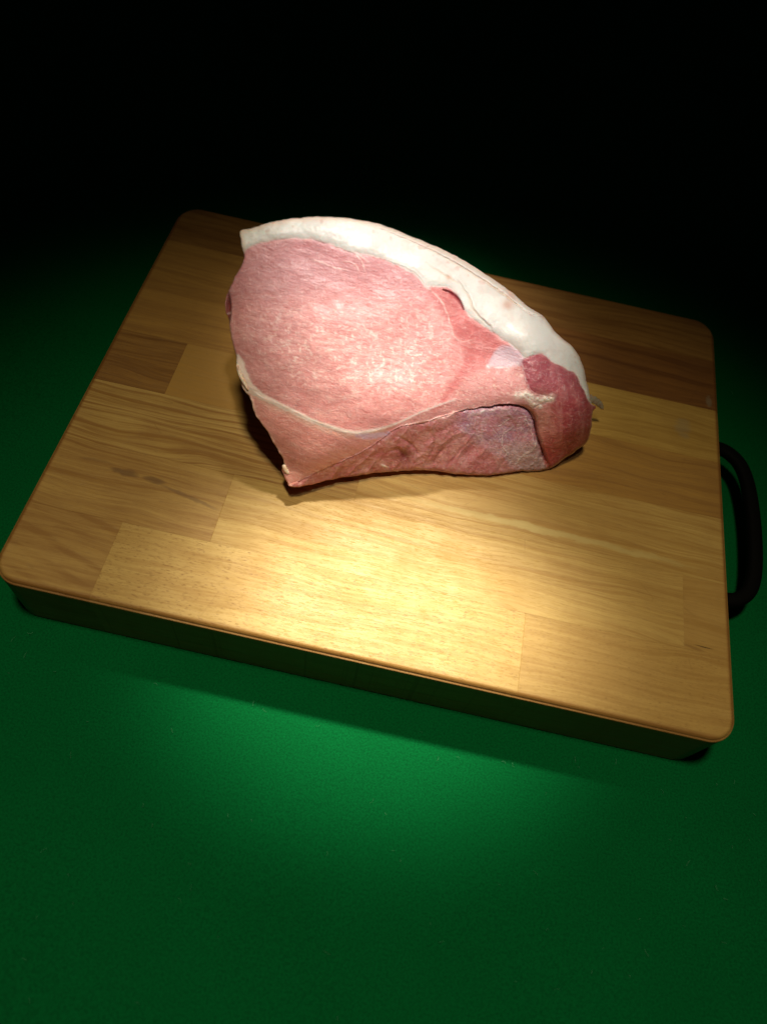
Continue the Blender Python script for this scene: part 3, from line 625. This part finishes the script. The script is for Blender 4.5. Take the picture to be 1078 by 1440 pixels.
# smooth normals over the whole surface so that the parts meet without a visible joint
e1 = V3[Ff[:, 2]] - V3[Ff[:, 0]]; e2 = V3[Ff[:, 3]] - V3[Ff[:, 1]]; fn = np.cross(e1, e2)
VN = np.zeros_like(V3)
for kk in range(4):
    for ax in range(3): VN[:, ax] += np.bincount(Ff[:, kk], weights=fn[:, ax], minlength=len(V3))
VN[:NT_] = VN[:NT_].sum(0)                      # the centre of the polar grid is one point
VN /= np.linalg.norm(VN, axis=1)[:, None] + 1e-12

fi = Ff[:, 0]; nf = len(PF)
reg = np.zeros(len(Ff), int)
front = Ff.max(1) < nf
v0 = Ff.min(1)
v0f = np.minimum(v0, nf - 1)
reg[:] = 0                                                     # loin muscle
reg[front & (flap[v0f] > .5)] = 1
reg[front & (lower[v0f] > .5)] = 2
reg[front & (isend[v0f] > .5)] = 3
reg[front & (isband[v0f] > .5) & (isend[v0f] < .5) & (isfat[v0f] < .5)] = 5
reg[front & (isfat[v0f] > .5)] = 4
bf = np.concatenate([isfat] + bfat)
reg[~front] = np.where(bf[v0[~front]] > .5, 6, 7)

def meat_material(name, kind):
    t = NT(name)
    at = t.n("ShaderNodeAttribute", attribute_name="tissue").outputs["Color"]
    wa = t.n("ShaderNodeAttribute", attribute_name="wet").outputs["Fac"]
    uv = t.n("ShaderNodeUVMap", uv_map="cut").outputs[0]
    sp = t.n("ShaderNodeSeparateXYZ"); t.t.links.new(uv, sp.inputs[0]); u, v = sp.outputs[0], sp.outputs[1]
    vv = t.math('ADD', t.math('ADD', v, t.math('MULTIPLY', u, .12)), t.math('MULTIPLY', t.noise(t.comb(u, v), .9, 3, .5), .9))
    fib = t.noise(t.comb(t.math('MULTIPLY', u, 1.9), t.math('MULTIPLY', vv, 8.5)), 1.0, 4, .62, .6)
    grain = t.noise(t.comb(t.math('MULTIPLY', u, 8.0), t.math('MULTIPLY', vv, 13.0)), 1.0, 3, .6)
    xf = t.noise(t.comb(t.math('MULTIPLY', u, 11.0), t.math('MULTIPLY', v, 2.6)), 1.0, 3, .6, .5)
    if kind == 'fat':
        c = t.mix(t.ramp(grain, .45, .75, 0, .22), at, (.70, .52, .40, 1))
        h = t.math('ADD', t.math('MULTIPLY', grain, .25), t.math('MULTIPLY', t.noise(t.comb(u, v), 3.0, 3, .5), .8))
        st, rg, ss = .28, (.34, .5), .30
        dist = .0010
    else:
        c = t.mix(t.ramp(fib, .54, .72, 0, .30), at, (.90, .66, .62, 1))
        c = t.mix(t.ramp(fib, .48, .30, 0, .42), c, (.42, .09, .08, 1))
        c = t.mix(t.ramp(grain, .60, .72, 0, .32), c, (.92, .72, .64, 1))
        c = t.mix(t.ramp(xf, .58, .70, 0, .28), c, (.90, .66, .62, 1))
        h = t.math('ADD', t.math('ADD', t.math('MULTIPLY', fib, .8), t.math('MULTIPLY', grain, .6)), t.math('MULTIPLY', xf, .35))
        st, rg, ss = .50, (.30, .52), .25
        dist = .0008
    t.set(t.b.inputs["Base Color"], c)
    t.set(t.b.inputs["Roughness"], t.math('SUBTRACT', t.ramp(grain, .3, .7, rg[1], rg[0] + .08), t.math('MULTIPLY', wa, .08)))
    t.b.inputs["Specular IOR Level"].default_value = .38
    t.b.subsurface_method = 'RANDOM_WALK' if False else t.b.subsurface_method
    t.b.inputs["Subsurface Weight"].default_value = ss
    t.b.inputs["Subsurface Radius"].default_value = (1.0, .35, .25)
    t.b.inputs["Subsurface Scale"].default_value = .0022
    t.set(t.b.inputs["Normal"], t.bump(h, st, dist))
    t.set(t.b.inputs["Coat Weight"], t.math('MULTIPLY', wa, .16)); t.b.inputs["Coat Roughness"].default_value = .3
    return t.m
LEAN = meat_material("raw_pork_lean", 'lean'); FAT = meat_material("pork_fat", 'fat')

pork = bpy.data.objects.new("pork_joint", None); COL.objects.link(pork)
pork['label'] = 'raw pink joint of pork with a thick white fat cap, on the cutting board'; pork['category'] = 'raw meat'

def part(name, k, mat, label=None):
    f = Ff[reg == k]
    ids, inv = np.unique(f, return_inverse=True); f = inv.reshape(-1, 4)
    me = bpy.data.meshes.new(name)
    me.vertices.add(len(ids)); me.vertices.foreach_set('co', (V3[ids] * CM).astype(np.float32).ravel())
    me.loops.add(f.size); me.loops.foreach_set('vertex_index', f.ravel().astype(np.int32))
    me.polygons.add(len(f)); me.polygons.foreach_set('loop_start', (np.arange(len(f)) * 4).astype(np.int32))
    me.update(calc_edges=True); 
    me.polygons.foreach_set('use_smooth', np.ones(len(f), bool))
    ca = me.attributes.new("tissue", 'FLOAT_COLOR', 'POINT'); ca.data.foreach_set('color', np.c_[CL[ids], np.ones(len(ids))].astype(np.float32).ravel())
    wa = me.attributes.new("wet", 'FLOAT', 'POINT'); wa.data.foreach_set('value', WT[ids].astype(np.float32))
    ul = me.uv_layers.new(name="cut"); ul.data.foreach_set('uv', UVc[ids][f.ravel()].astype(np.float32).ravel())
    me.normals_split_custom_set_from_vertices(VN[ids].tolist())
    return link(name, me, mat, pork, label)
part("loin_muscle", 0, LEAN); part("flap_muscle", 1, LEAN, "thin pink flap of muscle below the white sinew line")
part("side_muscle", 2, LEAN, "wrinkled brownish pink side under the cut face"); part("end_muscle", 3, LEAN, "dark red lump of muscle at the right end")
part("fat_cap", 4, FAT); part("sinew", 5, FAT, "white sinew band round the lower edge of the loin"); part("rind", 6, FAT); part("underside", 7, LEAN)

# ragged scraps of fat hanging from the cut edges (parts of the joint)
def scrap(name, pts, wid, thick, colr, parent, label=None, translucent=False, seed=1):
    """thin ragged lobe swept along points given in the meat's local (u, v, height) frame"""
    r = random.Random(seed); bm = bmesh.new(); path = catmull(pts, 6); prev = None; N = len(path)
    for i, p in enumerate(path):
        t = i / (N - 1); w = wid * (math.sin(math.pi * min(1, t * .9 + .12)) ** .7 + .05) * (1 + .35 * (r.random() - .5))
        P = MQ + p[0] * MU + p[1] * MV + p[2] * MK
        d = path[min(i + 1, N - 1)] - path[max(i - 1, 0)]; d = d / (np.hypot(d[0], d[1]) + 1e-9)
        sd = -d[1] * MU + d[0] * MV; ring_ = []
        for q in range(10):
            a = 2 * math.pi * q / 10; jit = 1 + .25 * (r.random() - .5)
            v = P + sd * math.cos(a) * w * jit + MK * math.sin(a) * thick * jit
            v[2] = max(v[2], TB + .015)
            ring_.append(bm.verts.new(v * CM))
        if prev:
            for q in range(10): bm.faces.new((prev[q], prev[(q + 1) % 10], ring_[(q + 1) % 10], ring_[q]))
        else: bm.faces.new(list(reversed(ring_)))
        prev = ring_
    bm.faces.new(prev); bmesh.ops.recalc_face_normals(bm, faces=bm.faces)
    me = bpy.data.meshes.new(name); bm.to_mesh(me); bm.free()
    for p in me.polygons: p.use_smooth = True
    t = NT(name + "_tissue"); t.b.inputs["Roughness"].default_value = .38; t.b.inputs["Coat Weight"].default_value = .2
    gp = t.n("ShaderNodeNewGeometry").outputs["Position"]
    nz = t.noise(gp, 500, 3, .6)
    t.set(t.b.inputs["Base Color"], t.mix(t.ramp(nz, .35, .7), (*colr, 1), (colr[0] * .8, colr[1] * .6, colr[2] * .55, 1)))
    t.b.inputs["Subsurface Weight"].default_value = .3; t.b.inputs["Subsurface Scale"].default_value = .002
    if translucent: t.b.inputs["Transmission Weight"].default_value = .45; t.b.inputs["Alpha"].default_value = 1
    t.set(t.b.inputs["Normal"], t.bump(nz, .4, .0008))
    return link(name, me, t.m, parent, label)
scrap("fat_scrap", [(-6.38, -2.50, -1.02), (-6.30, -2.72, -1.0), (-6.16, -2.92, -1.02), (-6.02, -3.02, -1.1)], .13, .13, (.86, .72, .62), pork, "small white shred of fat at the lower left tip", seed=3)
scrap("fat_scrap", [(-8.80, 2.95, -.20), (-8.66, 2.45, -.22), (-8.42, 2.0, -.22), (-8.22, 1.62, -.25)], .10, .09, (.88, .76, .62), pork, "cream fat trimmed ragged on the left rim", seed=8)
scrap("membrane_shred", [(11.2, 2.1, -3.9), (11.9, 1.75, -4.3), (12.5, 1.5, -4.75), (13.0, 1.05, -5.2)], .22, .05, (.62, .60, .48), pork, "translucent greyish shred of membrane at the right end", True, seed=5)
